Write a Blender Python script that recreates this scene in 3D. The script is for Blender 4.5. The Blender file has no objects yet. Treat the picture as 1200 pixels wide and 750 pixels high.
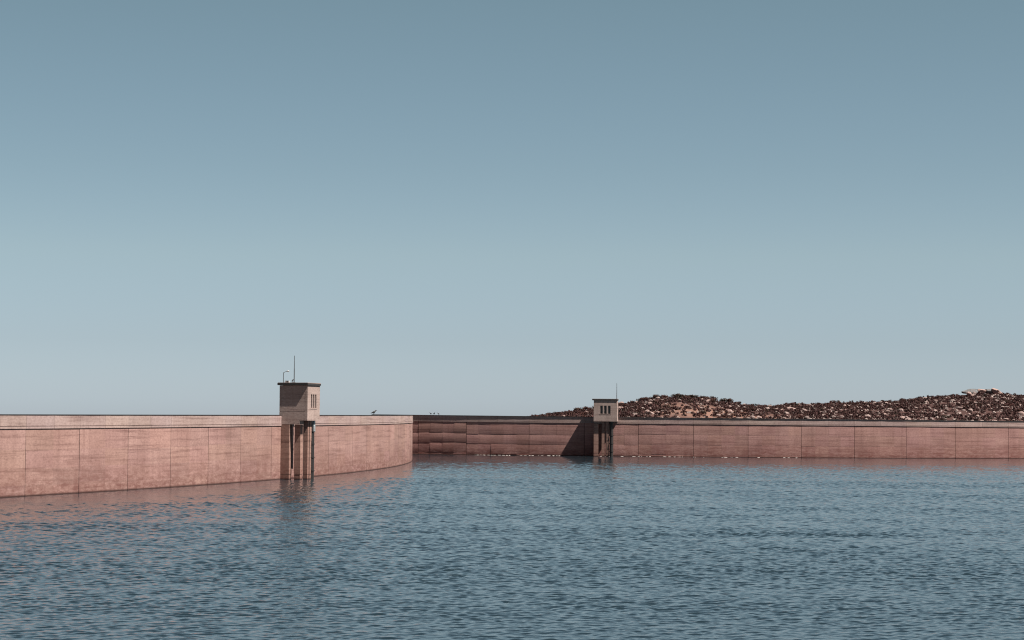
import bpy, bmesh, math, random
import numpy as np
from mathutils import Vector, Matrix, noise

random.seed(11); RNG = np.random.default_rng(5)
SC = bpy.context.scene
COL = SC.collection
PI = math.pi

# ------------------------------------------------------------------ camera
CAM_Z = 7.0; FPX = 2500.0
cam = bpy.data.cameras.new('camera'); cam.sensor_width = 36.0; cam.lens = FPX / 1200 * 36
cam.clip_start = 0.5; cam.clip_end = 60000
ROLL = math.atan(0.0075); PITCH = math.atan(115.5 / FPX)
co = bpy.data.objects.new('camera', cam); COL.objects.link(co); SC.camera = co
co.matrix_world = Matrix.Translation((0, 0, CAM_Z)) @ Matrix.Rotation(PI / 2 + PITCH, 4, 'X') @ Matrix.Rotation(ROLL, 4, 'Z')

# ------------------------------------------------------------------ light
SUN_H = math.radians(-25.5); SUN_E = math.radians(58.3)
sl = bpy.data.lights.new('sun', 'SUN'); sl.energy = 5.0; sl.angle = math.radians(0.5); sl.color = (1.0, 0.93, 0.84)
so = bpy.data.objects.new('sun', sl); COL.objects.link(so)
S = Vector((math.cos(SUN_H) * math.cos(SUN_E), math.sin(SUN_H) * math.cos(SUN_E), math.sin(SUN_E)))
so.rotation_euler = S.to_track_quat('Z', 'Y').to_euler(); so.location = (0, 0, 300)

w = bpy.data.worlds.new('World'); SC.world = w; w.use_nodes = True
nt = w.node_tree; nt.nodes.clear()
out = nt.nodes.new('ShaderNodeOutputWorld'); bg = nt.nodes.new('ShaderNodeBackground')
sky = nt.nodes.new('ShaderNodeTexSky'); sky.sky_type = 'NISHITA'; sky.sun_disc = False
sky.sun_elevation = SUN_E; sky.sun_rotation = math.radians(115.5)
sky.altitude = 1000; sky.air_density = 1.0; sky.dust_density = 0.6; sky.ozone_density = 1.0
bg.inputs['Strength'].default_value = 0.0505
# the sky's own colour by height: pale and hazy low down, deeper overhead
tc = nt.nodes.new('ShaderNodeTexCoord'); sep = nt.nodes.new('ShaderNodeSeparateXYZ')
rmp = nt.nodes.new('ShaderNodeValToRGB'); mul = nt.nodes.new('ShaderNodeMix'); mul.data_type = 'RGBA'; mul.blend_type = 'MULTIPLY'
mul.inputs['Factor'].default_value = 1.0
nt.links.new(tc.outputs['Generated'], sep.inputs[0]); nt.links.new(sep.outputs['Z'], rmp.inputs[0])
SKY_STOPS = [(0.0, (.585, .70, 1.0)), (0.008, (.597, .704, .99)), (0.036, (.608, .664, .82)), (0.076, (.717, .73, .738)), (0.116, (.705, .72, .672)), (0.194, (.726, .738, .61)), (0.235, (.58, .585, .50)), (0.31, (.24, .255, .235)), (0.45, (.11, .13, .13)), (1.0, (.04, .06, .065))]
cr = rmp.color_ramp
def set_stops(cr, stops):
    while len(cr.elements) > 1: cr.elements.remove(cr.elements[-1])
    cr.elements[0].position = stops[0][0]; cr.elements[0].color = (*stops[0][1], 1)
    for p, c in stops[1:]:
        e = cr.elements.new(p); e.color = (*c, 1)
set_stops(cr, SKY_STOPS)
nt.links.new(sky.outputs[0], mul.inputs['A']); nt.links.new(rmp.outputs[0], mul.inputs['B'])
nt.links.new(mul.outputs['Result'], bg.inputs['Color']); nt.links.new(bg.outputs[0], out.inputs[0])

vs = SC.view_settings
vs.view_transform = 'Standard'; vs.look = 'None'; vs.gamma = 1.0; vs.exposure = 1.135; vs.use_curve_mapping = False
SC.cycles.filter_width = 1.1

# ------------------------------------------------------------------ materials
class NB:
    """small node-tree builder"""
    def __init__(s, name):
        s.m = bpy.data.materials.new(name); s.m.use_nodes = True
        s.t = s.m.node_tree; s.b = s.t.nodes['Principled BSDF']
    def n(s, typ, **kw):
        x = s.t.nodes.new(typ)
        for k, v in kw.items():
            if k.startswith('_'): setattr(x, k[1:], v)
            else:
                k2 = k.replace('__', ' ')
                x.inputs[int(k2[1:]) if k2[0] == 'i' and k2[1:].isdigit() else k2].default_value = v
        return x
    def l(s, a, b): s.t.links.new(a, b)
    def noise(s, vec, scale, detail=4, rough=0.55, mapscale=None, off=(0, 0, 0)):
        if mapscale is not None:
            mp = s.n('ShaderNodeMapping'); mp.inputs['Scale'].default_value = mapscale; mp.inputs['Location'].default_value = off
            s.l(vec, mp.inputs[0]); vec = mp.outputs[0]
        x = s.n('ShaderNodeTexNoise', Scale=scale, Detail=detail, Roughness=rough); s.l(vec, x.inputs['Vector'])
        return x.outputs['Fac']
    def ramp(s, fac, stops):
        r = s.n('ShaderNodeValToRGB'); s.l(fac, r.inputs[0])
        set_stops(r.color_ramp, [(p, c if isinstance(c, tuple) else (c, c, c)) for p, c in stops])
        return r.outputs[0]
    def mix(s, a, b, fac, mode='MIX'):
        x = s.n('ShaderNodeMix', _data_type='RGBA', _blend_type=mode)
        for v, k in ((a, 'A'), (b, 'B')):
            if isinstance(v, tuple): x.inputs[k].default_value = (*v, 1)
            else: s.l(v, x.inputs[k])
        if isinstance(fac, (int, float)): x.inputs['Factor'].default_value = fac
        else: s.l(fac, x.inputs['Factor'])
        return x.outputs['Result']
    def bump(s, h, strength, dist):
        b = s.n('ShaderNodeBump', Strength=strength, Distance=dist); s.l(h, b.inputs['Height']); s.l(b.outputs[0], s.b.inputs['Normal'])

def plain(name, col, rough=0.8, metal=0.0, var=0.25, scale=3.0):
    k = NB(name); tcn = k.n('ShaderNodeTexCoord')
    f = k.noise(tcn.outputs['Object'], scale, 5)
    d = tuple(c * (1 - var) for c in col); u = tuple(min(1, c * (1 + var)) for c in col)
    k.l(k.ramp(f, [(0.3, d), (0.7, u)]), k.b.inputs['Base Color'])
    k.b.inputs['Roughness'].default_value = rough; k.b.inputs['Metallic'].default_value = metal
    return k.m

def concrete(name, c_dark, c_light, c_stain, stain=True, seed=0.0, tint=True):
    """weathered concrete; UV = metres along the surface, metres above the water"""
    k = NB(name); uv = k.n('ShaderNodeUVMap'); V = uv.outputs[0]
    big = k.noise(V, 0.22, 5, 0.6, (1, 1, 1), (seed, seed * 3, 0))
    streak = k.noise(V, 1.0, 6, 0.65, (0.10, 2.6, 1), (seed * 2, seed, 0))       # lift and board lines
    vert = k.noise(V, 1.0, 5, 0.6, (1.5, 0.10, 1), (seed, 7 + seed, 0))           # run-off
    fine = k.noise(V, 3.2, 6, 0.75, (1, 1.6, 1), (seed, 3, 0))
    col = k.mix(c_dark, c_light, k.ramp(big, [(0.30, 0.0), (0.70, 1.0)]))
    col = k.mix(col, k.ramp(streak, [(0.30, (0.50, 0.43, 0.43)), (0.5, (1, 1, 1)), (0.75, (1.06, 1.05, 1.05))]), 0.85, 'MULTIPLY')
    col = k.mix(col, k.ramp(vert, [(0.28, (0.62, 0.57, 0.57)), (0.48, (1, 1, 1)), (0.70, (1.08, 1.08, 1.08))]), 0.38, 'MULTIPLY')
    col = k.mix(col, k.ramp(fine, [(0.3, (0.52, 0.46, 0.46)), (0.52, (1, 1, 1)), (0.75, (1.30, 1.30, 1.30))]), 0.62, 'MULTIPLY')
    if tint:
        at = k.n('ShaderNodeVertexColor', _layer_name='tint')
        col = k.mix(col, at.outputs[0], 1.0, 'MULTIPLY')
    if stain:
        sx = k.n('ShaderNodeSeparateXYZ'); k.l(V, sx.inputs[0])
        wob = k.n('ShaderNodeMath', _operation='MULTIPLY_ADD'); k.l(big, wob.inputs[0]); wob.inputs[1].default_value = 2.2
        k.l(sx.outputs[1], wob.inputs[2])
        mr = k.n('ShaderNodeMapRange'); k.l(wob.outputs[0], mr.inputs[0])
        mr.inputs[1].default_value = 1.3; mr.inputs[2].default_value = 4.8; mr.inputs[3].default_value = 1.0; mr.inputs[4].default_value = 0.0
        mo = k.noise(V, 1.6, 6, 0.8, (0.5, 1.3, 1), (seed, 11, 0))
        sp = k.ramp(mo, [(0.40, 0.15), (0.60, 1.0)])
        mm = k.n('ShaderNodeMath', _operation='MULTIPLY'); k.l(mr.outputs[0], mm.inputs[0]); k.l(sp, mm.inputs[1])
        col = k.mix(col, c_stain, mm.outputs[0])
        # wet slimy band right at the water
        wb = k.n('ShaderNodeMapRange'); k.l(sx.outputs[1], wb.inputs[0])
        wb.inputs[1].default_value = 0.04; wb.inputs[2].default_value = 0.20; wb.inputs[3].default_value = 1.0; wb.inputs[4].default_value = 0.0
        col = k.mix(col, (0.044, 0.020, 0.017), wb.outputs[0])
    k.l(col, k.b.inputs['Base Color']); k.b.inputs['Roughness'].default_value = 0.92
    k.b.inputs['Specular IOR Level'].default_value = 0.25
    k.bump(fine, 0.35, 0.03)
    return k.m

M_FACE = concrete('pink_weathered_concrete', (0.253, 0.148, 0.129), (0.334, 0.206, 0.182), (0.140, 0.063, 0.054))
M_FACE2 = concrete('brown_weathered_concrete', (0.271, 0.150, 0.134), (0.352, 0.203, 0.183), (0.152, 0.060, 0.052), seed=40.0)
M_PAR = concrete('pale_parapet_concrete', (0.299, 0.214, 0.194), (0.354, 0.265, 0.245), (0.204, 0.136, 0.136), stain=False, seed=9.0)
M_HEAD = concrete('grey_tower_concrete', (0.277, 0.209, 0.188), (0.347, 0.268, 0.244), (0.208, 0.133, 0.132), stain=False, seed=17.0)
M_PIER = concrete('pier_concrete', (0.245, 0.148, 0.122), (0.307, 0.196, 0.164), (0.151, 0.068, 0.054), seed=23.0)
M_CORE = plain('joint_dark_concrete', (0.068, 0.035, 0.029), 0.95)
M_COP = plain('dark_coping', (0.020, 0.018, 0.019), 0.85)
M_DARK = plain('dark_opening_glass', (0.012, 0.013, 0.016), 0.25)
M_FRAME = plain('window_frame_paint', (0.10, 0.085, 0.08), 0.6)
M_PIPE = plain('tarred_steel', (0.022, 0.018, 0.018), 0.55, 0.0, 0.4, 6)
M_RED = plain('rust_red_paint', (0.190, 0.027, 0.020), 0.6, 0.0, 0.5, 4)
M_PALE = plain('pale_blue_grey_paint', (0.286, 0.320, 0.340), 0.55)
M_STEEL = plain('weathered_steel', (0.07, 0.075, 0.08), 0.5, 0.3)
M_LAMP = plain('lamp_white', (0.36, 0.37, 0.38), 0.35)
M_BIRD = plain('dark_plumage', (0.012, 0.012, 0.014), 0.6)

# ------------------------------------------------------------------ object helpers
def link(name, me, parent=None, mats=()):
    o = bpy.data.objects.new(name, me); COL.objects.link(o)
    for m in mats: me.materials.append(m)
    if parent: o.parent = parent
    return o
def empty(name, label, cat, mat=None, group=None):
    o = bpy.data.objects.new(name, None); COL.objects.link(o)
    if mat is not None: o.matrix_world = mat
    o.empty_display_size = 0.5
    o['label'] = label; o['category'] = cat
    if group: o['group'] = group
    return o
def tag(o, label=None, cat=None, group=None, kind=None):
    if label: o['label'] = label
    if cat: o['category'] = cat
    if group: o['group'] = group
    if kind: o['kind'] = kind
    return o

class QM:
    """collects quads with uv and a tint, becomes ONE mesh object"""
    def __init__(s): s.v = []; s.f = []; s.uv = []; s.c = []
    def poly(s, pts, uvs, tint=1.0):
        i = len(s.v); s.v += [tuple(p) for p in pts]; s.f.append(tuple(range(i, i + len(pts)))); s.uv.append(uvs); s.c.append(tint)
    def box(s, lo, hi, tint=1.0, fr=None, skip=()):
        """axis box in local coordinates; fr maps local points to the mesh"""
        x0, y0, z0 = lo; x1, y1, z1 = hi
        P = lambda x, y, z: Vector((x, y, z)) if fr is None else fr(x, y, z)
        F = {'y0': ([(x0, y0, z0), (x1, y0, z0), (x1, y0, z1), (x0, y0, z1)], (0, 2)),
             'y1': ([(x1, y1, z0), (x0, y1, z0), (x0, y1, z1), (x1, y1, z1)], (0, 2)),
             'x0': ([(x0, y1, z0), (x0, y0, z0), (x0, y0, z1), (x0, y1, z1)], (1, 2)),
             'x1': ([(x1, y0, z0), (x1, y1, z0), (x1, y1, z1), (x1, y0, z1)], (1, 2)),
             'z0': ([(x0, y1, z0), (x1, y1, z0), (x1, y0, z0), (x0, y0, z0)], (0, 1)),
             'z1': ([(x0, y0, z1), (x1, y0, z1), (x1, y1, z1), (x0, y1, z1)], (0, 1))}
        for k, (pts, (a, b)) in F.items():
            if k in skip: continue
            s.poly([P(*p) for p in pts], [(p[a] + 0.37 * x0, p[b]) for p in pts], tint)
    def build(s, name, mat, parent=None):
        me = bpy.data.meshes.new(name); me.from_pydata(s.v, [], s.f)
        me.uv_layers.new(name='UVMap'); me.color_attributes.new('tint', 'FLOAT_COLOR', 'CORNER')
        U, C = [], []
        for uvs, t in zip(s.uv, s.c):
            t = t if isinstance(t, tuple) else (t, t, t)
            for u in uvs: U += [u[0], u[1]]; C += [t[0], t[1], t[2], 1.0]
        me.uv_layers['UVMap'].data.foreach_set('uv', U); me.color_attributes['tint'].data.foreach_set('color', C)
        me.update()
        return link(name, me, parent, [mat])

def tube(bm, p, q, r0, r1=None, seg=8):
    p, q = Vector(p), Vector(q); r1 = r0 if r1 is None else r1
    d = (q - p); a = d.to_track_quat('Z', 'Y').to_matrix()
    A = [bm.verts.new(p + a @ Vector((r0 * math.cos(2 * PI * i / seg), r0 * math.sin(2 * PI * i / seg), 0))) for i in range(seg)]
    B = [bm.verts.new(q + a @ Vector((r1 * math.cos(2 * PI * i / seg), r1 * math.sin(2 * PI * i / seg), 0))) for i in range(seg)]
    for i in range(seg):
        j = (i + 1) % seg; bm.faces.new((A[i], A[j], B[j], B[i]))
    bm.faces.new(A[::-1]); bm.faces.new(B)
def bm_obj(name, bm, mat, parent=None, smooth=False):
    me = bpy.data.meshes.new(name); bm.to_mesh(me); bm.free()
    if smooth:
        for f in me.polygons: f.use_smooth = True
    return link(name, me, parent, [mat])

# ------------------------------------------------------------------ the two dam arches
class Arc:
    """plan arc; s = metres along it (to the right as seen from the water), o = metres out towards the water"""
    def __init__(s, cx, cy, R, th0): s.cx, s.cy, s.R, s.th0 = cx, cy, R, th0
    def th(s, t): return s.th0 + t / s.R
    def p(s, t, o, z):
        a = s.th(t); r = s.R + o
        return Vector((s.cx + r * math.cos(a), s.cy + r * math.sin(a), z))
    def s_of(s, x, y): return (math.atan2(y - s.cy, x - s.cx) - s.th0) * s.R
    def frame(s, t):
        """local frame: x along, y INTO the wall, z up; origin on the face at the water"""
        a = s.th(t); n = Vector((math.cos(a), math.sin(a), 0)); tx = Vector((-n.y, n.x, 0))
        m = Matrix((tx, -n, Vector((0, 0, 1)))).transposed().to_4x4()
        m.translation = s.p(t, 0, 0); return m

LA = Arc(-450.8, 332.3, 435.0, math.atan2(247.0 - 332.3, 427.3))     # s = 0 at the near tower
FA = Arc(40.0, 604.5, 201.5, -PI / 2)                                  # s = 0 at X = 40

def pix_ray(px, py):
    v = Vector(((px - 600) / FPX, -(py - 375) / FPX, -1.0))
    return (co.matrix_world.to_3x3() @ v)
def hit_arc(px, arc):
    """where the sight line through column px meets the arc (front side), as s"""
    r = pix_ray(px, 530); d = Vector((r.x, r.y)).normalized()
    c = Vector((arc.cx, arc.cy)); b = d.dot(c); disc = b * b - (c.length_squared - arc.R ** 2)
    t = b - math.sqrt(max(disc, 0)); q = d * t
    return arc.s_of(q.x, q.y)

def make_dam(name, label, arc, s0, s1, joints, crest, lifts, panel, mface, amp_of, ledge=(1.00, 1.26), trim=(0.10, 0.17, 0.235, 0.098), bulge_of=lambda s: 0.0):
    root = empty(name, label, 'dam wall', Matrix.Identity(4))
    crest_z = lambda s: np.interp(s, [c[0] for c in crest], [c[1] for c in crest])
    js = sorted([s0] + [j for j in joints if s0 < j < s1] + [s1])
    # fill long monoliths on the unseen stretches
    full = [js[0]]
    for a, b in zip(js, js[1:]):
        n = max(1, round((b - a) / 11.0)) if b - a > 16 else 1
        full += [a + (b - a) * k / n for k in range(1, n + 1)]
    js = full
    rnd = random.Random(hash(name) % 1000 if False else len(name) * 7 + 3)
    q = QM()
    zc_par = lambda s: crest_z(s) - ledge[1]
    for a, b in zip(js, js[1:]):
        a2, b2 = a + 0.035, b - 0.035
        mono = rnd.uniform(-0.006, 0.006); mt = rnd.uniform(0.93, 1.05)
        npan = max(1, round((b2 - a2) / panel)); cuts = [a2 + (b2 - a2) * k / npan for k in range(npan + 1)]
        for k in range(1, npan): cuts[k] += rnd.uniform(-0.15, 0.15)
        wob = rnd.uniform(-0.12, 0.12)
        zs = [-6.0] + [z + wob + rnd.uniform(-0.05, 0.05) for z in lifts] + [zc_par(a2)]
        for c0, c1 in zip(cuts, cuts[1:]):
            for z0, z1 in zip(zs, zs[1:]):
                # each pour leans a little: its bottom edge stands proud of the pour below
                rough_amp = amp_of(c0)
                ob = mono + rnd.uniform(0.25, 1.0) * rough_amp; ot = mono + rnd.uniform(-0.4, 0.25) * rough_amp
                ol, orr = rnd.uniform(-.25, .25) * rough_amp, rnd.uniform(-.25, .25) * rough_amp
                tt = mt * rnd.uniform(0.90, 1.06); tint = (tt, tt * rnd.uniform(0.98, 1.02), tt * rnd.uniform(0.97, 1.03))
                bl = bulge_of(c0) * rnd.uniform(.5, 1.3); nz = 7 if bl > 0.008 else 3
                zz = [z0 + (z1 - z0) * i / nz for i in range(nz + 1)]
                for y0, y1 in zip(zz, zz[1:]):
                    f0, f1 = (y0 - z0) / (z1 - z0), (y1 - z0) / (z1 - z0)
                    e0 = ob + (ot - ob) * f0 + bl * (1 - (2 * f0 - 1) ** 2); e1 = ob + (ot - ob) * f1 + bl * (1 - (2 * f1 - 1) ** 2)
                    q.poly([arc.p(c0, e0 + ol, y0), arc.p(c1, e0 + orr, y0), arc.p(c1, e1 + orr, y1), arc.p(c0, e1 + ol, y1)],
                           [(c0, y0), (c1, y0), (c1, y1), (c0, y1)], tint)
                D = -0.14
                q.poly([arc.p(c0, D, z0), arc.p(c1, D, z0), arc.p(c1, ob + orr, z0), arc.p(c0, ob + ol, z0)], [(c0, z0)] * 4, tint)
                q.poly([arc.p(c0, ot + ol, z1), arc.p(c1, ot + orr, z1), arc.p(c1, D, z1), arc.p(c0, D, z1)], [(c0, z1)] * 4, tint)
                q.poly([arc.p(c0, D, z0), arc.p(c0, ob + ol, z0), arc.p(c0, ot + ol, z1), arc.p(c0, D, z1)], [(c0, z0), (c0, z0), (c0, z1), (c0, z1)], tint)
                q.poly([arc.p(c1, ob + orr, z0), arc.p(c1, D, z0), arc.p(c1, D, z1), arc.p(c1, ot + orr, z1)], [(c1, z0), (c1, z0), (c1, z1), (c1, z1)], tint)
    q.build('wall_face', mface, root)
    # solid body behind the face, carrying the crest road
    n = int((s1 - s0) / 2.5); ss = [s0 + (s1 - s0) * i / n for i in range(n + 1)]
    def sweep(nm, prof, mat, step=None, gap=0.0, seams=False, ruvs=True):
        """prof(s) -> closed list of (o, z), counter-clockwise seen along +s"""
        qq = QM()
        segs = list(zip(ss, ss[1:])) if step is None else step
        for a, b in segs:
            m = max(1, int((b - a) / 2.6)); cc = [a + gap + (b - a - 2 * gap) * i / m for i in range(m + 1)]
            t = rnd.uniform(0.90, 1.03); tn = (t, t * rnd.uniform(.985, 1.01), t * rnd.uniform(.985, 1.03)) if seams else 1.0
            for c0, c1 in zip(cc, cc[1:]):
                A, B = prof(c0), prof(c1); L = len(A)
                for i in range(L):
                    j = (i + 1) % L
                    qq.poly([arc.p(c0, *A[i]), arc.p(c1, *B[i]), arc.p(c1, *B[j]), arc.p(c0, *A[j])],
                            [(c0, A[i][1]), (c1, B[i][1]), (c1, B[j][1]), (c0, A[j][1])], tn)
            for c, flip in ((cc[0], 1), (cc[-1], 0)):
                A = prof(c); pts = [arc.p(c, *u) for u in A]; uv = [(c + u[0], u[1]) for u in A]
                if flip: pts.reverse(); uv.reverse()
                qq.poly(pts, uv, tn)
        return qq.build(nm, mat, root)
    def core(s):
        z = crest_z(s) - 1.12
        return [(-0.16, -28), (-0.16, z), (-4.2, z), (-4.2, z - 3), (-9.0, -28)]
    sweep('wall_body', core, M_CORE)
    # parapet: upright band over a projecting ledge, cast in short bays
    bays = []
    for a, b in zip(js, js[1:]):
        m = max(1, round((b - a) / 5.0)); bays += [(a + (b - a) * i / m, a + (b - a) * (i + 1) / m) for i in range(m)]
    def par(s):
        z = crest_z(s)
        return [(trim[0], z - ledge[0]), (trim[0], z - trim[3] - .002), (-0.32, z - trim[3] - .002), (-0.32, z - ledge[1] + .004), (trim[1], z - ledge[1] + .004), (trim[1], z - ledge[0] - 0.05), (trim[0] - 0.05, z - ledge[0] - 0.05), (trim[0] - 0.05, z - ledge[0])]
    sweep('parapet', par, M_PAR, bays, 0.012, True)
    def cop(s):
        z = crest_z(s)
        return [(trim[2], z - trim[3]), (trim[2], z), (-0.40, z), (-0.40, z - trim[3])]
    sweep('coping', cop, M_COP)
    def dpar(s):
        z = crest_z(s)
        return [(-3.85, z - 1.118), (-3.85, z - 0.12), (-4.15, z - 0.12), (-4.15, z - 1.118)]
    sweep('rear_parapet', dpar, M_PAR, bays, 0.012, True)
    return root, crest_z
COPO = 0.235

lj = [hit_arc(x, LA) for x in (30, 93, 150, 200, 244, 282, 318, 385, 413, 443.6, 466.5)]
def ang(arc, x): return hit_arc(x, arc)
dam_near, crest_near = make_dam('dam_wall', 'long pink concrete dam wall sweeping in from the left foreground', LA, -205, 190, lj,
    [(-205, 7.0), (hit_arc(0, LA), 7.04), (0, 7.25), (hit_arc(483, LA), 7.46), (190, 7.55)],
    [0.95, 2.35, 3.95], 4.6, M_FACE, lambda s: 0.004, (1.00, 1.24), (0.04, 0.07, 0.08, 0.05))
fj = [hit_arc(x, FA) for x in (546.5, 620, 685, 748, 812.5, 876.7, 939, 1001.5, 1062, 1119.5, 1182, 1243)]
fs0 = FA.s_of(-26.5, 416.0)
dam_far, crest_far = make_dam('dam_wall', 'far dam wall of brownish pink concrete running across below the rocky hill', FA, fs0, 125, fj,
    [(fs0, 7.62), (hit_arc(700, FA), 7.45), (hit_arc(950, FA), 7.36), (hit_arc(1200, FA), 7.25), (125, 7.2)],
    [0.35, 2.25, 4.15], 2.5, M_FACE2, lambda s: float(np.interp(s, [-66, -45, -20, 10, 60], [0.05, 0.04, 0.022, 0.012, 0.010])), (1.02, 1.22), (0.07, 0.095, 0.165, 0.080),
    lambda s: float(np.interp(s, [-66, -45, -20, 10, 60], [0.055, 0.045, 0.022, 0.009, 0.005])))

# ------------------------------------------------------------------ intake towers
def stack(q, x0, x1, y0, y1, zs, fr=None, inset=0.03, tints=None):
    """a block cast in lifts with a shallow groove between them"""
    for i, (a, b) in enumerate(zip(zs, zs[1:])):
        t = random.uniform(0.93, 1.05); d = random.uniform(-0.012, 0.012)
        q.box((x0 - d, y0 - d, a + (0.022 if i else 0)), (x1 + d, y1 + d, b - 0.022), t)
        if i: q.box((x0 + inset, y0 + inset, a - 0.024), (x1 - inset, y1 - inset, a + 0.024), 0.6)

def make_tower(label, mat, lamp, mast_t, pale_bracket, outer):
    """local x along the wall (right seen from the water), -y out over the water"""
    root = empty('intake_tower', label, 'intake tower', mat)
    HW, D, ZB, ZT = 2.2, 3.22, 6.6, 10.55
    # head: walls with a real opening for the three windows on the front
    q = QM(); wx = [(-0.97, -0.50), (-0.24, 0.23), (0.49, 0.96)]; wz0, wz1 = 8.02, 9.55
    lifts = [ZB, 7.62, 9.02, ZT]
    stack(q, -HW, HW, -D + 0.30, 0.12, lifts)
    # front skin 0.3 m thick around the windows
    yF, yB = -D, -D + 0.285
    xs = [-HW] + [v for p in wx for v in p] + [HW]
    for i, (a, b) in enumerate(zip(xs, xs[1:])):
        if i % 2 == 0: q.box((a, yF, wz0), (b, yB, wz1), 1.0, skip=())
    q.box((-HW, yF, ZB), (HW, yB, wz0 - 0.001), 1.02); q.box((-HW, yF, wz1 + 0.001), (HW, yB, ZT), 0.98)
    q.build('tower_head', M_HEAD, root)
    # a corbel lowers the rear part of the head
    q = QM(); q.box((-HW - 0.02, -2.28, 6.18), (HW - 0.9, 0.1, 6.597)); q.build('corbel', M_HEAD, root)
    q = QM(); q.box((-HW - 0.30, -D - 0.10, ZT + .003), (HW + 0.06, 0.30, ZT + 0.24)); rs = q.build('roof_slab', M_COP, root)
    q = QM(); q.box((-HW - 0.27, -D - 0.07, ZT + 0.243), (HW + 0.04, 0.27, ZT + 0.30)); q.build('roof_screed', M_HEAD, rs)
    for a, b in wx:
        g = QM(); g.box((a + .005, -D + 0.20, wz0 + .005), (b - .005, -D + 0.24, wz1 - .005)); pane = g.build('window', M_DARK, root)
        f = QM(); m = (a + b) / 2
        for z in (wz0 + 0.02, wz0 + 0.51, wz0 + 1.01, wz1 - 0.07): f.box((a + .006, -D + 0.13, z), (b - .006, -D + 0.19, z + 0.05))
        f.box((m - 0.02, -D + 0.12, wz0 + .02), (m + 0.02, -D + 0.185, wz1 - .02))
        f.build('window_frame', M_FRAME, pane)
    s = QM(); s.box((-1.15, -D - 0.03, wz0 - 0.12), (1.14, -D - .003, wz0 - 0.06)); s.build('window_sill', M_HEAD, root)
    # piers (inner one against the wall, outer one standing free), each cast in lifts
    zs = [-6, 0.55, 2.3, 4.2, 6.178]
    q = QM(); stack(q, -2.28, -1.42, -1.12, 0.2, zs); q.build('inner_pier', M_PIER, root)
    q = QM(); stack(q, outer[0], outer[1], -outer[3], -outer[2], zs); q.build('outer_pier', M_PIER, root)
    zs2 = [-6, 0.55, 2.4, 4.3, 6.597]
    for x0, x1 in ((-0.70, -0.18), (0.06, 0.62)):
        q = QM(); stack(q, x0, x1, -2.78, -2.25, zs2); q.build('slender_column', M_PIER, root)
    # intake pipe with flanges and its pale bracket under the head
    bm = bmesh.new(); PX, PY, PR = 1.12, -2.60, 0.35
    tube(bm, (PX, PY, -6), (PX, PY, 6.0 if pale_bracket else 6.59), PR, None, 20)
    for z in (0.9, 2.4, 3.9, 5.3): tube(bm, (PX, PY, z), (PX, PY, z + 0.10), PR + 0.07, None, 20)
    pipe = bm_obj('intake_pipe', bm, M_PIPE, root)
    if pale_bracket:
        q = QM(); q.box((PX - .38, PY - .34, 5.35), (PX + .42, PY + .34, 6.597)); q.build('pipe_bracket', M_PALE, root)
        bm = bmesh.new()
        tube(bm, (PX + .38, PY - .12, -3), (PX + .38, PY - .12, 2.1), 0.07, None, 8); tube(bm, (PX + .38, PY - .12, 3.2), (PX + .38, PY - .12, 4.6), 0.07, None, 8)
        bm_obj('red_guide_rod', bm, M_RED, root)
    bm = bmesh.new()
    for dx in (0, 0.34): tube(bm, (PX - 0.62 + dx * .6, PY - 0.05 - dx, -2), (PX - 0.62 + dx * .6, PY - 0.05 - dx, 6.59), 0.028, None, 6)
    for i in range(24): tube(bm, (PX - 0.62, PY - 0.05, i * .27), (PX - 0.62 + .204, PY - 0.39, i * .27), 0.016, None, 5)
    bm_obj('ladder', bm, M_PIPE, root)
    zr = ZT + 0.30
    bm = bmesh.new(); mx, my = mast_t
    tube(bm, (mx, my, zr), (mx, my, zr + 1.6), 0.060, 0.05, 8); tube(bm, (mx, my, zr + 1.6), (mx, my, zr + 3.05), 0.042, 0.03, 8)
    tube(bm, (mx, my, zr), (mx, my, zr + 0.05), 0.16, None, 10)
    for k in range(9): tube(bm, (mx - .09, my, zr + .35 + k * .3), (mx + .09, my, zr + .35 + k * .3), 0.012, None, 5)
    bm_obj('mast', bm, M_STEEL, root)
    if lamp:
        lx, ly = -1.6, -0.10
        bm = bmesh.new(); tube(bm, (lx, ly, zr), (lx, ly, zr + 1.12), 0.04, 0.035, 8); tube(bm, (lx, ly, zr + 1.12), (lx + .2, ly - .38, zr + 1.30), 0.03, None, 8)
        post = bm_obj('lamp_post', bm, M_STEEL, root)
        bm = bmesh.new(); bmesh.ops.create_uvsphere(bm, u_segments=12, v_segments=8, radius=0.11)
        for v in bm.verts: v.co = Vector((lx + .24 + v.co.x * 1.3, ly - .47 + v.co.y * 1.5, zr + 1.30 + v.co.z * .75))
        bm_obj('lamp_head', bm, M_LAMP, post, True)
        q = QM(); q.box((lx - .15, ly - .72, zr), (lx + .22, ly - .22, zr + .22)); cab = q.build('control_box', M_LAMP, root)
        q = QM(); q.box((lx - .17, ly - .62, zr + .02), (lx - .152, ly - .44, zr + .22)); q.build('vent_grille', M_STEEL, cab)
        bm = bmesh.new(); tube(bm, (lx + .3, ly - .95, zr), (lx + .3, ly - .95, zr + .26), 0.05, None, 8); tube(bm, (lx + .3, ly - .95, zr + .26), (lx + .3, ly - 1.2, zr + .36), 0.07, .05, 8)
        bm_obj('floodlight', bm, M_STEEL, root)
    return root

t_near = make_tower('near concrete intake tower with a roof lamp and mast standing on the left dam wall', LA.frame(hit_arc(335.5, LA)) @ Matrix.Rotation(math.radians(-3.0), 4, 'Z') @ Matrix.Diagonal((0.9, 1, 1, 1)), True, (-0.9, -1.15), True, (-1.78, -0.92, 1.56, 2.28))
t_far = make_tower('far concrete intake tower with three dark windows facing front and a long wall shadow', FA.frame(hit_arc(710.5, FA)), False, (2.0, -1.2), False, (-2.20, -1.35, 1.62, 2.75))

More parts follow.
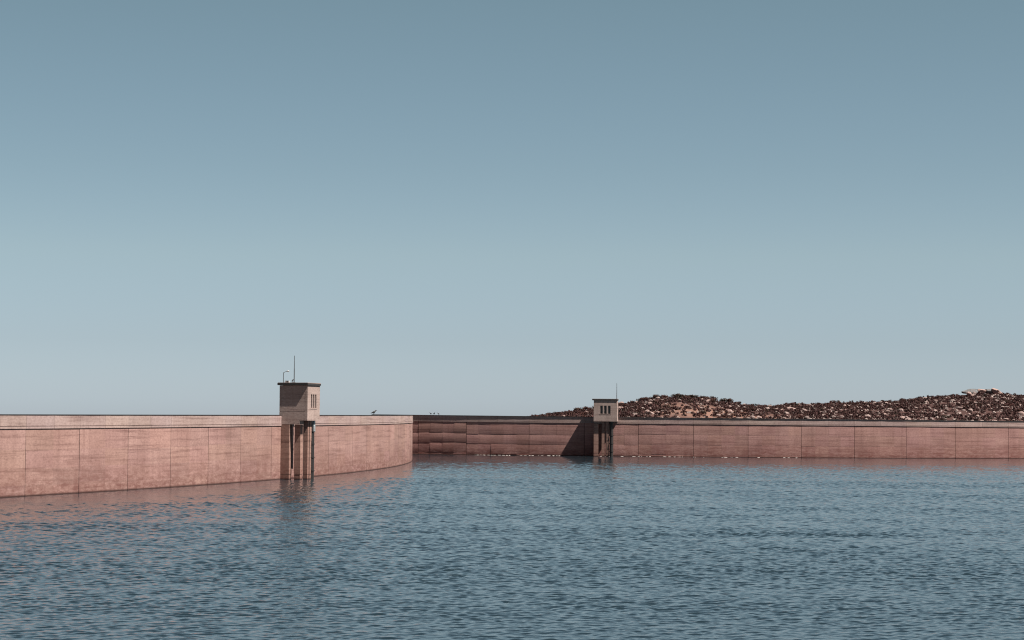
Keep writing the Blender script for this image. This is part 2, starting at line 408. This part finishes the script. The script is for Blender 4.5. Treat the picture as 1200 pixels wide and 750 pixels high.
# ------------------------------------------------------------------ birds on the crests
def bird_mesh():
    J = [((-0.30, 0, 0.16), .020), ((-0.17, 0, 0.20), .045), ((-0.05, 0, 0.24), .085), ((0.07, 0, 0.28), .088), ((0.15, 0, 0.35), .055),
         ((0.19, 0, 0.42), .055), ((0.25, 0, 0.425), .026), ((0.32, 0, 0.41), .008)]
    E_ = [(i, i + 1) for i in range(7)]
    for sgn in (-1, 1):
        i = len(J); J += [((0.02, .04 * sgn, 0.19), .028), ((0.01, .05 * sgn, 0.09), .012), ((0.0, .05 * sgn, 0.006), .011), ((0.06, .055 * sgn, 0.006), .008)]
        E_ += [(3, i), (i, i + 1), (i + 1, i + 2), (i + 2, i + 3)]
        k = len(J); J += [((0.06, .075 * sgn, 0.29), .04), ((-0.08, .085 * sgn, 0.24), .035), ((-0.24, .04 * sgn, 0.175), .014)]
        E_ += [(3, k), (k, k + 1), (k + 1, k + 2)]
    me = bpy.data.meshes.new('bird'); me.from_pydata([j[0] for j in J], E_, [])
    o = bpy.data.objects.new('tmp', me); COL.objects.link(o)
    md = o.modifiers.new('s', 'SKIN'); o.modifiers.new('u', 'SUBSURF').levels = 1
    for v, j in zip(me.skin_vertices[0].data, J): v.radius = (j[1], j[1])
    me.skin_vertices[0].data[3].use_root = True
    dg = bpy.context.evaluated_depsgraph_get(); m2 = bpy.data.meshes.new_from_object(o.evaluated_get(dg))
    bpy.data.objects.remove(o); m2.name = 'bird'; m2.materials.clear(); m2.materials.append(M_BIRD)
    for f in m2.polygons: f.use_smooth = True
    return m2
BM = bird_mesh()
def bird(arc, cz, px, label, rz, sc, dz=0.0):
    s = hit_arc(px, arc); o = bpy.data.objects.new('bird', BM); COL.objects.link(o)
    o.location = arc.p(s, 0.0, float(cz(s)) - 0.002); o.rotation_euler = (0, 0, rz); o.scale = (sc,) * 3
    return tag(o, label, 'bird', 'birds perched on the dam crests')
bird(LA, crest_near, 437.5, 'large dark bird perched alone on the pink left dam wall', math.radians(25), 1.5)
bird(FA, crest_far, 504.5, 'leftmost of three small dark birds on the far wall', math.radians(200), 1.05)
bird(FA, crest_far, 508.3, 'middle of three small dark birds on the far wall', math.radians(-60), 1.1)
bird(FA, crest_far, 513.5, 'rightmost of three small dark birds on the far wall', math.radians(170), 1.0)

# ------------------------------------------------------------------ water: real wavelets, finer near the viewpoint
def make_water():
    d = [18.0]
    while d[-1] < 450: d.append(d[-1] * (1 + (0.0013 if d[-1] > 55 else 0.004)))
    d = np.array(d)
    uc = np.arange(-0.300, 0.3001, 0.00062)
    ext = [0.300]; st = 0.00062
    while ext[-1] < 2.0: st *= 1.012; ext.append(ext[-1] + st)
    u = np.concatenate([-np.array(ext[1:])[::-1], uc, np.array(ext[1:])])
    D, U = np.meshgrid(d, u, indexing='ij'); X = D * U; Y = D.copy()
    sp = np.maximum(np.gradient(d)[:, None] * np.ones_like(U), np.gradient(u)[None, :] * D)
    Z = np.zeros_like(X)
    rng = np.random.default_rng(3)
    # gusts: slowly varying strength of the ripples
    def lowf(n, lmin, lmax, ax=1.0):
        g = np.zeros_like(X)
        for _ in range(n):
            L = math.exp(rng.uniform(math.log(lmin), math.log(lmax))); a = rng.uniform(0, 2 * PI)
            g += np.sin(2 * PI / L * (math.cos(a) * X * ax + math.sin(a) * Y) + rng.uniform(0, 6.28))
        return g / math.sqrt(n / 2)
    gust = 1.0 + 0.07 * lowf(10, 14, 60, 0.45) + 0.12 * lowf(8, 12, 45, 0.06) + 0.06 * lowf(10, 4, 12)
    band = np.exp(-((Y - (131.5 + 0.10 * (X - 18) + 0.6 * np.sin(X * .5))) / 2.2) ** 2) * np.clip(np.minimum((X - 4) / 8, (27 - X) / 5), 0, 1)
    gust += 0.9 * band
    # sheltered water along the walls
    rl = np.hypot(X - LA.cx, Y - LA.cy) - LA.R; rf = np.hypot(X - FA.cx, Y - FA.cy) - FA.R
    near = np.clip(np.minimum(rl / 16, 1), 0, 1); farf = np.clip(rf / 25, 0, 1)
    gust = np.clip(gust, 0.35, 2.2) * (0.55 + 0.45 * near) * (0.85 + 0.15 * farf)
    N = 110
    lam = np.exp(rng.uniform(math.log(0.16), math.log(1.9), N)); wdir = math.radians(-62)
    VAR = np.full_like(X, 1e-9); TOT = 0.0
    for L in lam:
        a = wdir + rng.normal(0, 0.75); slope = 0.0185 * (1.0 if L < 0.65 else (0.65 / L) ** 1.3)
        A = slope * L / (2 * PI)
        wgt = np.clip((L / sp - 1.7) / 1.5, 0, 1); VAR += (slope * wgt) ** 2; TOT += slope ** 2
        k = 2 * PI / L
        ph = k * (math.cos(a) * X + math.sin(a) * Y) + rng.uniform(0, 6.28) + 0.8 * np.sin(0.11 * X + 0.07 * Y + L * 9)
        Z += A * wgt * np.sin(ph + 0.65 * math.sin(a) * np.sin(ph))
    Z *= gust * np.clip(np.sqrt(TOT / VAR), 1.0, 3.2)     # the same steepness everywhere
    n0, n1 = X.shape
    co_ = np.stack([X, Y, Z], -1).reshape(-1, 3).astype(np.float32)
    idx = np.arange(n0 * n1).reshape(n0, n1)
    quads = np.stack([idx[:-1, :-1], idx[:-1, 1:], idx[1:, 1:], idx[1:, :-1]], -1).reshape(-1, 4)
    keep = ((rl > -0.6) & (rf > -0.6)).reshape(-1)
    keep &= ~((Y > 430) & (X > -30)).reshape(-1)
    quads = quads[keep[quads].all(1)]
    used = np.zeros(n0 * n1, bool); used[quads.ravel()] = True
    remap = np.cumsum(used) - 1; quads = remap[quads]; co_ = co_[used]
    me = bpy.data.meshes.new('water'); me.vertices.add(len(co_)); me.vertices.foreach_set('co', co_.ravel())
    me.loops.add(quads.size); me.loops.foreach_set('vertex_index', quads.ravel().astype(np.int32))
    me.polygons.add(len(quads)); me.polygons.foreach_set('loop_start', np.arange(0, quads.size, 4, dtype=np.int32))
    me.polygons.foreach_set('loop_total', np.full(len(quads), 4, np.int32))
    me.polygons.foreach_set('use_smooth', np.ones(len(quads), bool))
    me.update(calc_edges=True)
    k = NB('lake_water'); geo = k.n('ShaderNodeNewGeometry')
    n1_ = k.noise(geo.outputs['Position'], 4.5, 3, 0.6, (1, 1, 1)); n2_ = k.noise(geo.outputs['Position'], 1.3, 3, 0.6, (1, 1, 1), (5, 5, 0))
    ad = k.n('ShaderNodeMath', _operation='MULTIPLY_ADD'); k.l(n2_, ad.inputs[0]); ad.inputs[1].default_value = 1.6; k.l(n1_, ad.inputs[2])
    k.bump(ad.outputs[0], 0.45, 0.02)
    k.b.inputs['Base Color'].default_value = (0.011, 0.021, 0.028, 1); k.b.inputs['Roughness'].default_value = 0.06
    k.b.inputs['IOR'].default_value = 1.333
    o = link('water', me, None, [k.m]); o['kind'] = 'structure'
    return k.m
M_WATER = make_water()

# broken white lapping along the foot of the far wall
def make_foam():
    rnd = random.Random(4); bm = bmesh.new()
    a, b = hit_arc(556, FA), hit_arc(938, FA); s = a
    while s < b:
        px = (s - a) / (b - a)
        dens = 0.85 if px < 0.28 else (0.5 if px < 0.72 else 0.3)
        L = rnd.uniform(0.2, 0.9)
        if rnd.random() < dens:
            n = 7; o0 = rnd.uniform(0.15, 0.45); wv = rnd.uniform(0.12, 0.28); h = rnd.uniform(0.035, 0.075)
            rows = []
            for i in range(n):
                f = i / (n - 1); e = math.sin(PI * f) ** 0.6
                rows.append([bm.verts.new(FA.p(s + L * f, o0 + wv * e * q, z * e * h - 0.02)) for q, z in ((-1, 0), (-.4, .8), (.1, 1.0), (.6, .6), (1, 0))])
            for r0, r1 in zip(rows, rows[1:]):
                for j in range(4): bm.faces.new((r0[j], r0[j + 1], r1[j + 1], r1[j]))
        s += L * rnd.uniform(0.8, 1.3)
    bmesh.ops.recalc_face_normals(bm, faces=bm.faces)
    o = bm_obj('foam', bm, plain('white_foam', (0.34, 0.32, 0.31), 0.8), None, True)
    tag(o, 'broken white lapping along the foot of the far dam wall', 'foam', None, 'stuff')
make_foam()

# ------------------------------------------------------------------ land
def ground():
    bm = bmesh.new(); vs_ = []
    R = [0, 200, 600, 2000, 8000, 30000]; seg = 48; ring = []
    c = bm.verts.new((0, 300, -28))
    for r in R[1:]: ring.append([bm.verts.new((r * math.cos(2 * PI * i / seg), 300 + r * math.sin(2 * PI * i / seg), -28 - r * 0.001)) for i in range(seg)])
    for i in range(seg):
        j = (i + 1) % seg; bm.faces.new((c, ring[0][i], ring[0][j]))
        for a, b in zip(ring, ring[1:]): bm.faces.new((a[i], b[i], b[j], a[j]))
    o = bm_obj('ground', bm, plain('dry_ground', (0.16, 0.11, 0.085), 0.95, 0, 0.3, 0.02)); o['kind'] = 'structure'
ground()

RPX = [560, 600, 612, 635, 660, 690, 725, 750, 775, 795, 810, 825, 850, 875, 900, 925, 950, 975, 1000, 1025, 1050, 1075, 1100, 1125, 1150, 1175, 1200, 1260, 1340, 1500]
RPY = [492, 488.0, 486.3, 484.0, 481.8, 478.5, 472, 468, 465.5, 464, 463.8, 465.5, 469, 473, 474, 472.5, 471.2, 470.2, 470.4, 469.4, 467.6, 465.2, 463, 461.4, 460.2, 460.6, 462.4, 466, 474, 486]
RD = [560, 560, 560, 565, 570, 575, 580, 585, 590, 595, 600, 600, 610, 620, 630, 640, 645, 650, 655, 660, 662, 665, 668, 670, 670, 670, 670, 670, 670, 670]
def horizon(px): return 486 + 0.0075 * px
def hill_z(x, y):
    px = 600 + x / y * FPX if y > 1 else 600
    d = float(np.interp(px, RPX, RD)); ry = float(np.interp(px, RPX, RPY))
    zr = CAM_Z + (horizon(px) - ry) * d / FPX - 0.55
    base = 4.6 + 0.6 * noise.noise((x * .03, y * .03, 3))
    f = (y - 428) / (d - 428)
    if f < 0: return base + f * 30 * 0
    if f <= 1: z = base + (zr - base) * (f ** 0.85)
    else: z = zr - (f - 1) ** 1.2 * max(4.0, (zr - base)) * 1.3
    return z + (0.45 * noise.noise((x * .09, y * .07, 1)) + 0.25 * noise.noise((x * .3, y * .25, 2))) * min(1, max(f, 0.15) * 1.5) * (1 if f < 1.2 else 2)

def hill():
    xs = np.arange(-40, 330, 2.2); ys = np.concatenate([np.arange(424, 700, 2.4), np.arange(700, 1100, 14)])
    v = []; f = []
    for y in ys:
        for x in xs: v.append((x, y, hill_z(x, y)))
    n = len(xs)
    for j in range(len(ys) - 1):
        for i in range(n - 1):
            # land stops at the back of the dam
            cx_, cy_ = xs[i], ys[j]
            if math.hypot(cx_ - FA.cx, cy_ - FA.cy) - FA.R > -6.0: continue
            a = j * n + i; f.append((a, a + 1, a + n + 1, a + n))
    me = bpy.data.meshes.new('hill'); me.from_pydata(v, [], f)
    for p in me.polygons: p.use_smooth = True
    k = NB('scrubby_hill_soil'); geo = k.n('ShaderNodeNewGeometry'); P = geo.outputs['Position']
    a = k.noise(P, 0.35, 6, 0.7); b = k.noise(P, 0.05, 3, 0.5)
    col = k.ramp(a, [(0.35, (0.036, 0.019, 0.017)), (0.55, (0.067, 0.036, 0.033)), (0.72, (0.133, 0.082, 0.075))])
    # bare pinkish soil on the slope right of the far tower
    sub = k.n('ShaderNodeVectorMath', _operation='SUBTRACT'); k.l(P, sub.inputs[0]); sub.inputs[1].default_value = (50, 505, 0)
    scl = k.n('ShaderNodeVectorMath', _operation='MULTIPLY'); k.l(sub.outputs[0], scl.inputs[0]); scl.inputs[1].default_value = (0.055, 0.018, 0)
    ln = k.n('ShaderNodeVectorMath', _operation='LENGTH'); k.l(scl.outputs[0], ln.inputs[0])
    ad = k.n('ShaderNodeMath', _operation='MULTIPLY_ADD'); k.l(a, ad.inputs[0]); ad.inputs[1].default_value = 1.2; k.l(ln.outputs['Value'], ad.inputs[2])
    msk = k.ramp(ad.outputs[0], [(0.95, 1.0), (1.0, 0.8)])
    mr = k.n('ShaderNodeMapRange'); k.l(ad.outputs[0], mr.inputs[0]); mr.inputs[1].default_value = 1.1; mr.inputs[2].default_value = 1.7; mr.inputs[3].default_value = 0.9; mr.inputs[4].default_value = 0
    col = k.mix(col, (0.184, 0.105, 0.082), mr.outputs[0])
    k.l(col, k.b.inputs['Base Color']); k.b.inputs['Roughness'].default_value = 0.95; k.b.inputs['Specular IOR Level'].default_value = 0.1
    k.bump(a, 0.6, 0.4)
    o = link('hill', me, None, [k.m]); o['kind'] = 'structure'
hill()

# ------------------------------------------------------------------ boulders
k = NB('pale_granite'); oi = k.n('ShaderNodeObjectInfo'); tcn = k.n('ShaderNodeTexCoord')
f1 = k.noise(tcn.outputs['Object'], 2.2, 6, 0.7)
colr = k.ramp(f1, [(0.3, (0.116, 0.085, 0.078)), (0.5, (0.231, 0.180, 0.167)), (0.7, (0.313, 0.258, 0.245))])
colr = k.mix(colr, k.ramp(oi.outputs['Random'], [(0, (0.55, 0.52, 0.52)), (0.5, (0.95, 0.9, 0.9)), (1, (1.15, 1.0, 0.97))]), 1.0, 'MULTIPLY')
k.l(colr, k.b.inputs['Base Color']); k.b.inputs['Roughness'].default_value = 0.9; k.bump(f1, 0.5, 0.15)
M_ROCK = k.m
M_GREY = plain('grey_weathered_granite', (0.102, 0.099, 0.102), 0.9, 0, 0.5, 1.5)
M_PINK = plain('pinkish_granite', (0.286, 0.187, 0.163), 0.9, 0, 0.35, 1.5)
def rock_mesh(seed, sx, sy, sz, sub=3, blocky=0.35, mat=None):
    bm = bmesh.new(); bmesh.ops.create_icosphere(bm, subdivisions=sub, radius=1.0)
    r = random.Random(seed); off = Vector((r.uniform(0, 99), r.uniform(0, 99), 0))
    cuts = [(Vector((r.gauss(0, 1), r.gauss(0, 1), r.gauss(0, .8))).normalized(), r.uniform(0.5, 0.85)) for _ in range(9)]
    for v in bm.verts:
        p = v.co.copy()
        for n, dd in cuts:
            h = p.dot(n)
            if h > dd: p -= n * (h - dd) * 0.85
        p *= 1 + 0.16 * noise.noise(p * 1.6 + off) + 0.06 * noise.noise(p * 4 + off)
        v.co = Vector((p.x * sx, p.y * sy, p.z * sz))
    me = bpy.data.meshes.new('boulder'); bm.to_mesh(me); bm.free()
    me.materials.append(mat or M_ROCK)
    return me
ROCKS = [rock_mesh(100 + i, *random.choice([(1, .8, .62), (1.15, .9, .5), (.9, .8, .75), (1.3, .8, .42)]), sub=2) for i in range(9)]
rnd = random.Random(21)
def pick_spot(bias=1.0):
    """a point on the visible face of the hill"""
    while True:
        px = rnd.uniform(618, 1360); f = rnd.random() ** bias
        d = float(np.interp(px, RPX, RD)); y = 446 + f * (d - 446 - 2); x = (px - 600) / FPX * y
        if 795 < px < 905 and f < 0.62 and rnd.random() < 0.45: continue
        if noise.noise((x * .06, y * .03, 8)) < -0.25 and rnd.random() < 0.7: continue
        return x, y, f
spots = []
for i in range(5600):
    x, y, f = pick_spot(0.9)
    r = min(1.35, 0.27 * math.exp(abs(rnd.gauss(0, 0.62)))) * rnd.uniform(.52, .92) * (0.6 if x / y * FPX < 85 else 1.0)
    spots.append(((r / y) * (1.0 if x / y * FPX < 612 else 0.2), x, y, r))
spots.sort(reverse=True)
for _, x, y, r in spots[:290]:
    o = bpy.data.objects.new('boulder', rnd.choice(ROCKS)); COL.objects.link(o)
    o.location = (x, y, hill_z(x, y) + r * 0.12); o.rotation_euler = (rnd.uniform(-.25, .25), rnd.uniform(-.25, .25), rnd.uniform(0, 6.28)); o.scale = (r,) * 3
    tag(o, 'pale pinkish grey boulder among dark scrub on the hillside', 'boulder', 'boulders strewn over the hillside')
def merged(name, items, meshes, mat, label, cat):
    V, F, n = [], [], 0
    cache = []
    for me in meshes:
        v = np.empty(len(me.vertices) * 3); me.vertices.foreach_get('co', v); cache.append((v.reshape(-1, 3), [tuple(p.vertices) for p in me.polygons]))
    for (x, y, z, r, rz, k_) in items:
        v, f = cache[k_ % len(cache)]; c, s_ = math.cos(rz), math.sin(rz)
        vv = np.stack([v[:, 0] * c - v[:, 1] * s_, v[:, 0] * s_ + v[:, 1] * c, v[:, 2]], 1) * r + np.array([x, y, z])
        V.append(vv); F += [tuple(i + n for i in p) for p in f]; n += len(v)
    me = bpy.data.meshes.new(name); me.from_pydata(np.concatenate(V).tolist(), [], F)
    o = link(name, me, None, [mat]); return tag(o, label, cat, None, 'stuff')
SM = [rock_mesh(300 + i, 1, .85, .65, sub=1) for i in range(5)]
k = NB('pale_rubble'); g = k.n('ShaderNodeNewGeometry')
cc = k.ramp(g.outputs['Random Per Island'], [(0, (0.088, 0.068, 0.065)), (0.5, (0.211, 0.163, 0.150)), (1, (0.306, 0.248, 0.231))])
k.l(cc, k.b.inputs['Base Color']); k.b.inputs['Roughness'].default_value = 0.9
merged('rubble', [(x, y, hill_z(x, y) + r * .1, r, rnd.uniform(0, 6.28), rnd.randrange(5)) for _, x, y, r in spots[290:]], SM, k.m,
       'small pale stones lying all over the scrubby hillside', 'stones')

# summit outcrop, piece by piece
def outcrop(px, py, d, sx, sy, sz, rot, mat, label, seed, group='slabs of the summit outcrop'):
    r = pix_ray(px, py); t = d / r.y; p = co.matrix_world.translation + r * t
    me = rock_mesh(seed, sx, sy, sz, 3, 0.3, mat); o = bpy.data.objects.new('boulder', me); COL.objects.link(o)
    o.location = p; o.rotation_euler = rot; tag(o, label, 'boulder', group)
outcrop(1137.0, 458.7, 664, 2.9, 2.0, 0.90, (0, -0.03, 0.1), M_GREY, 'long flat grey slab at the left end of the summit outcrop', 41)
outcrop(1148.5, 458.4, 665, 1.9, 1.8, 1.0, (0, 0.04, 0.5), M_PINK, 'smooth pink slab between the grey slab and the dark block on the summit', 42)
outcrop(1159.0, 458.9, 666, 1.8, 1.6, 1.05, (0.1, 0.0, 0.2), M_GREY, 'dark squarish block in the middle right of the summit outcrop', 43)
outcrop(1169.5, 460.0, 665, 2.3, 1.5, 1.0, (0, 0.42, 0.1), M_PINK, 'pink slab tilted down to the right at the end of the summit outcrop', 44)
outcrop(1135.5, 461.3, 660, 0.95, .8, 0.62, (0, 0, 0.3), M_ROCK, 'small pale boulder beneath the left half of the long grey summit slab', 45)
outcrop(1141.0, 461.5, 660, 0.80, .8, 0.68, (0, 0, 1.3), M_ROCK, 'small pale boulder beneath the right end of the long grey summit slab', 46)
outcrop(1182.5, 464.0, 655, 1.15, .9, 0.6, (0, 0.1, 0.3), M_ROCK, 'pale rounded boulder just below the right foot of the summit outcrop', 47)
outcrop(823.5, 470.0, 585, 0.85, .7, 0.95, (0, 0.1, 0.3), M_ROCK, 'pale upright pointed boulder near the top of the middle rise', 48, None)

# ------------------------------------------------------------------ shrubs
k = NB('dark_scrub_leaves'); oi = k.n('ShaderNodeObjectInfo'); g = k.n('ShaderNodeNewGeometry')
c1 = k.ramp(g.outputs['Random Per Island'], [(0, (0.020, 0.013, 0.010)), (0.5, (0.042, 0.022, 0.020)), (1, (0.074, 0.039, 0.034))])
c2 = k.mix(c1, k.ramp(oi.outputs['Random'], [(0, (0.75, 1.0, 0.8)), (0.5, (1, 0.8, 0.75)), (1, (1.25, .85, .8))]), 1.0, 'MULTIPLY')
k.l(c2, k.b.inputs['Base Color']); k.b.inputs['Roughness'].default_value = 0.8; k.b.inputs['Specular IOR Level'].default_value = 0.2
M_LEAF = k.m
def shrub_mesh(seed, n=420, leaf=0.10):
    r = random.Random(seed); V, F = [], []
    lobes = [(Vector((r.uniform(-.55, .55), r.uniform(-.5, .5), r.uniform(.25, .75))), r.uniform(.28, .5)) for _ in range(7)]
    for _ in range(n):
        c, R = r.choice(lobes); dv = Vector((r.gauss(0, 1), r.gauss(0, 1), r.gauss(0, 1))).normalized()
        p = c + dv * R * r.uniform(.55, 1.05); p.z = max(p.z, 0.02)
        a = Vector((r.gauss(0, 1), r.gauss(0, 1), r.gauss(0, 1))).normalized(); b = a.cross(dv + Vector((0, 0, .01))).normalized()
        L = leaf * r.uniform(.7, 1.5); i = len(V)
        V += [p - a * L, p + b * L * .6, p + a * L, p - b * L * .6]; F.append((i, i + 1, i + 2, i + 3))
    for _ in range(6):   # woody stems
        c, R = r.choice(lobes); i = len(V); w_ = .03
        V += [Vector((-w_, 0, -.1)), Vector((w_, 0, -.1)), c + Vector((w_ * .4, 0, 0)), c - Vector((w_ * .4, 0, 0))]; F.append((i, i + 1, i + 2, i + 3))
    me = bpy.data.meshes.new('shrub'); me.from_pydata([tuple(v) for v in V], [], F); me.materials.append(M_LEAF)
    return me
SHR = [shrub_mesh(s) for s in range(6)]
sk = []
for i in range(270):
    x, y, f = pick_spot(0.6)
    if x / y * FPX > 612 and i % 2: continue
    sk.append((x, y, rnd.uniform(0.6, 1.2)))
for px in (635, 644, 652, 668, 676, 684, 690, 700, 752, 758, 768, 779, 792, 797, 803, 808, 813, 822, 827, 836, 848, 856, 866, 884, 930, 976, 982, 1034):   # bushes breaking the skyline
    d = float(np.interp(px, RPX, RD)) - 3; sk.append(((px - 600) / FPX * d, d, (rnd.uniform(1.2, 1.9) if px > 670 else 0.8) if px < 870 else 1.0))
for i, (x, y, r) in enumerate(sk):
    o = bpy.data.objects.new('shrub', SHR[i % 6]); COL.objects.link(o)
    o.location = (x, y, hill_z(x, y) - 0.1); o.rotation_euler = (0, 0, rnd.uniform(0, 6.28)); o.scale = (r * rnd.uniform(.9, 1.4), r, r * rnd.uniform(.65, .95))
    tag(o, 'dark brown rounded shrub growing among boulders on the hill', 'shrub', 'shrubs over the rocky hill')
LOW = [shrub_mesh(50 + s, 60, 0.20) for s in range(4)]
it = []
for i in range(5600):
    x, y, f = pick_spot(0.8); it.append((x, y, hill_z(x, y) - .05, rnd.uniform(.35, .85), rnd.uniform(0, 6.28), rnd.randrange(4)))
k = NB('low_scrub'); g = k.n('ShaderNodeNewGeometry')
k.l(k.ramp(g.outputs['Random Per Island'], [(0, (0.021, 0.012, 0.011)), (0.5, (0.046, 0.022, 0.021)), (1, (0.087, 0.039, 0.038))]), k.b.inputs['Base Color']); k.b.inputs['Roughness'].default_value = 0.85
k.b.inputs['Specular IOR Level'].default_value = 0.2
merged('low_scrub', it, LOW, k.m, 'low dark reddish scrub covering the rocky hillside', 'scrub')
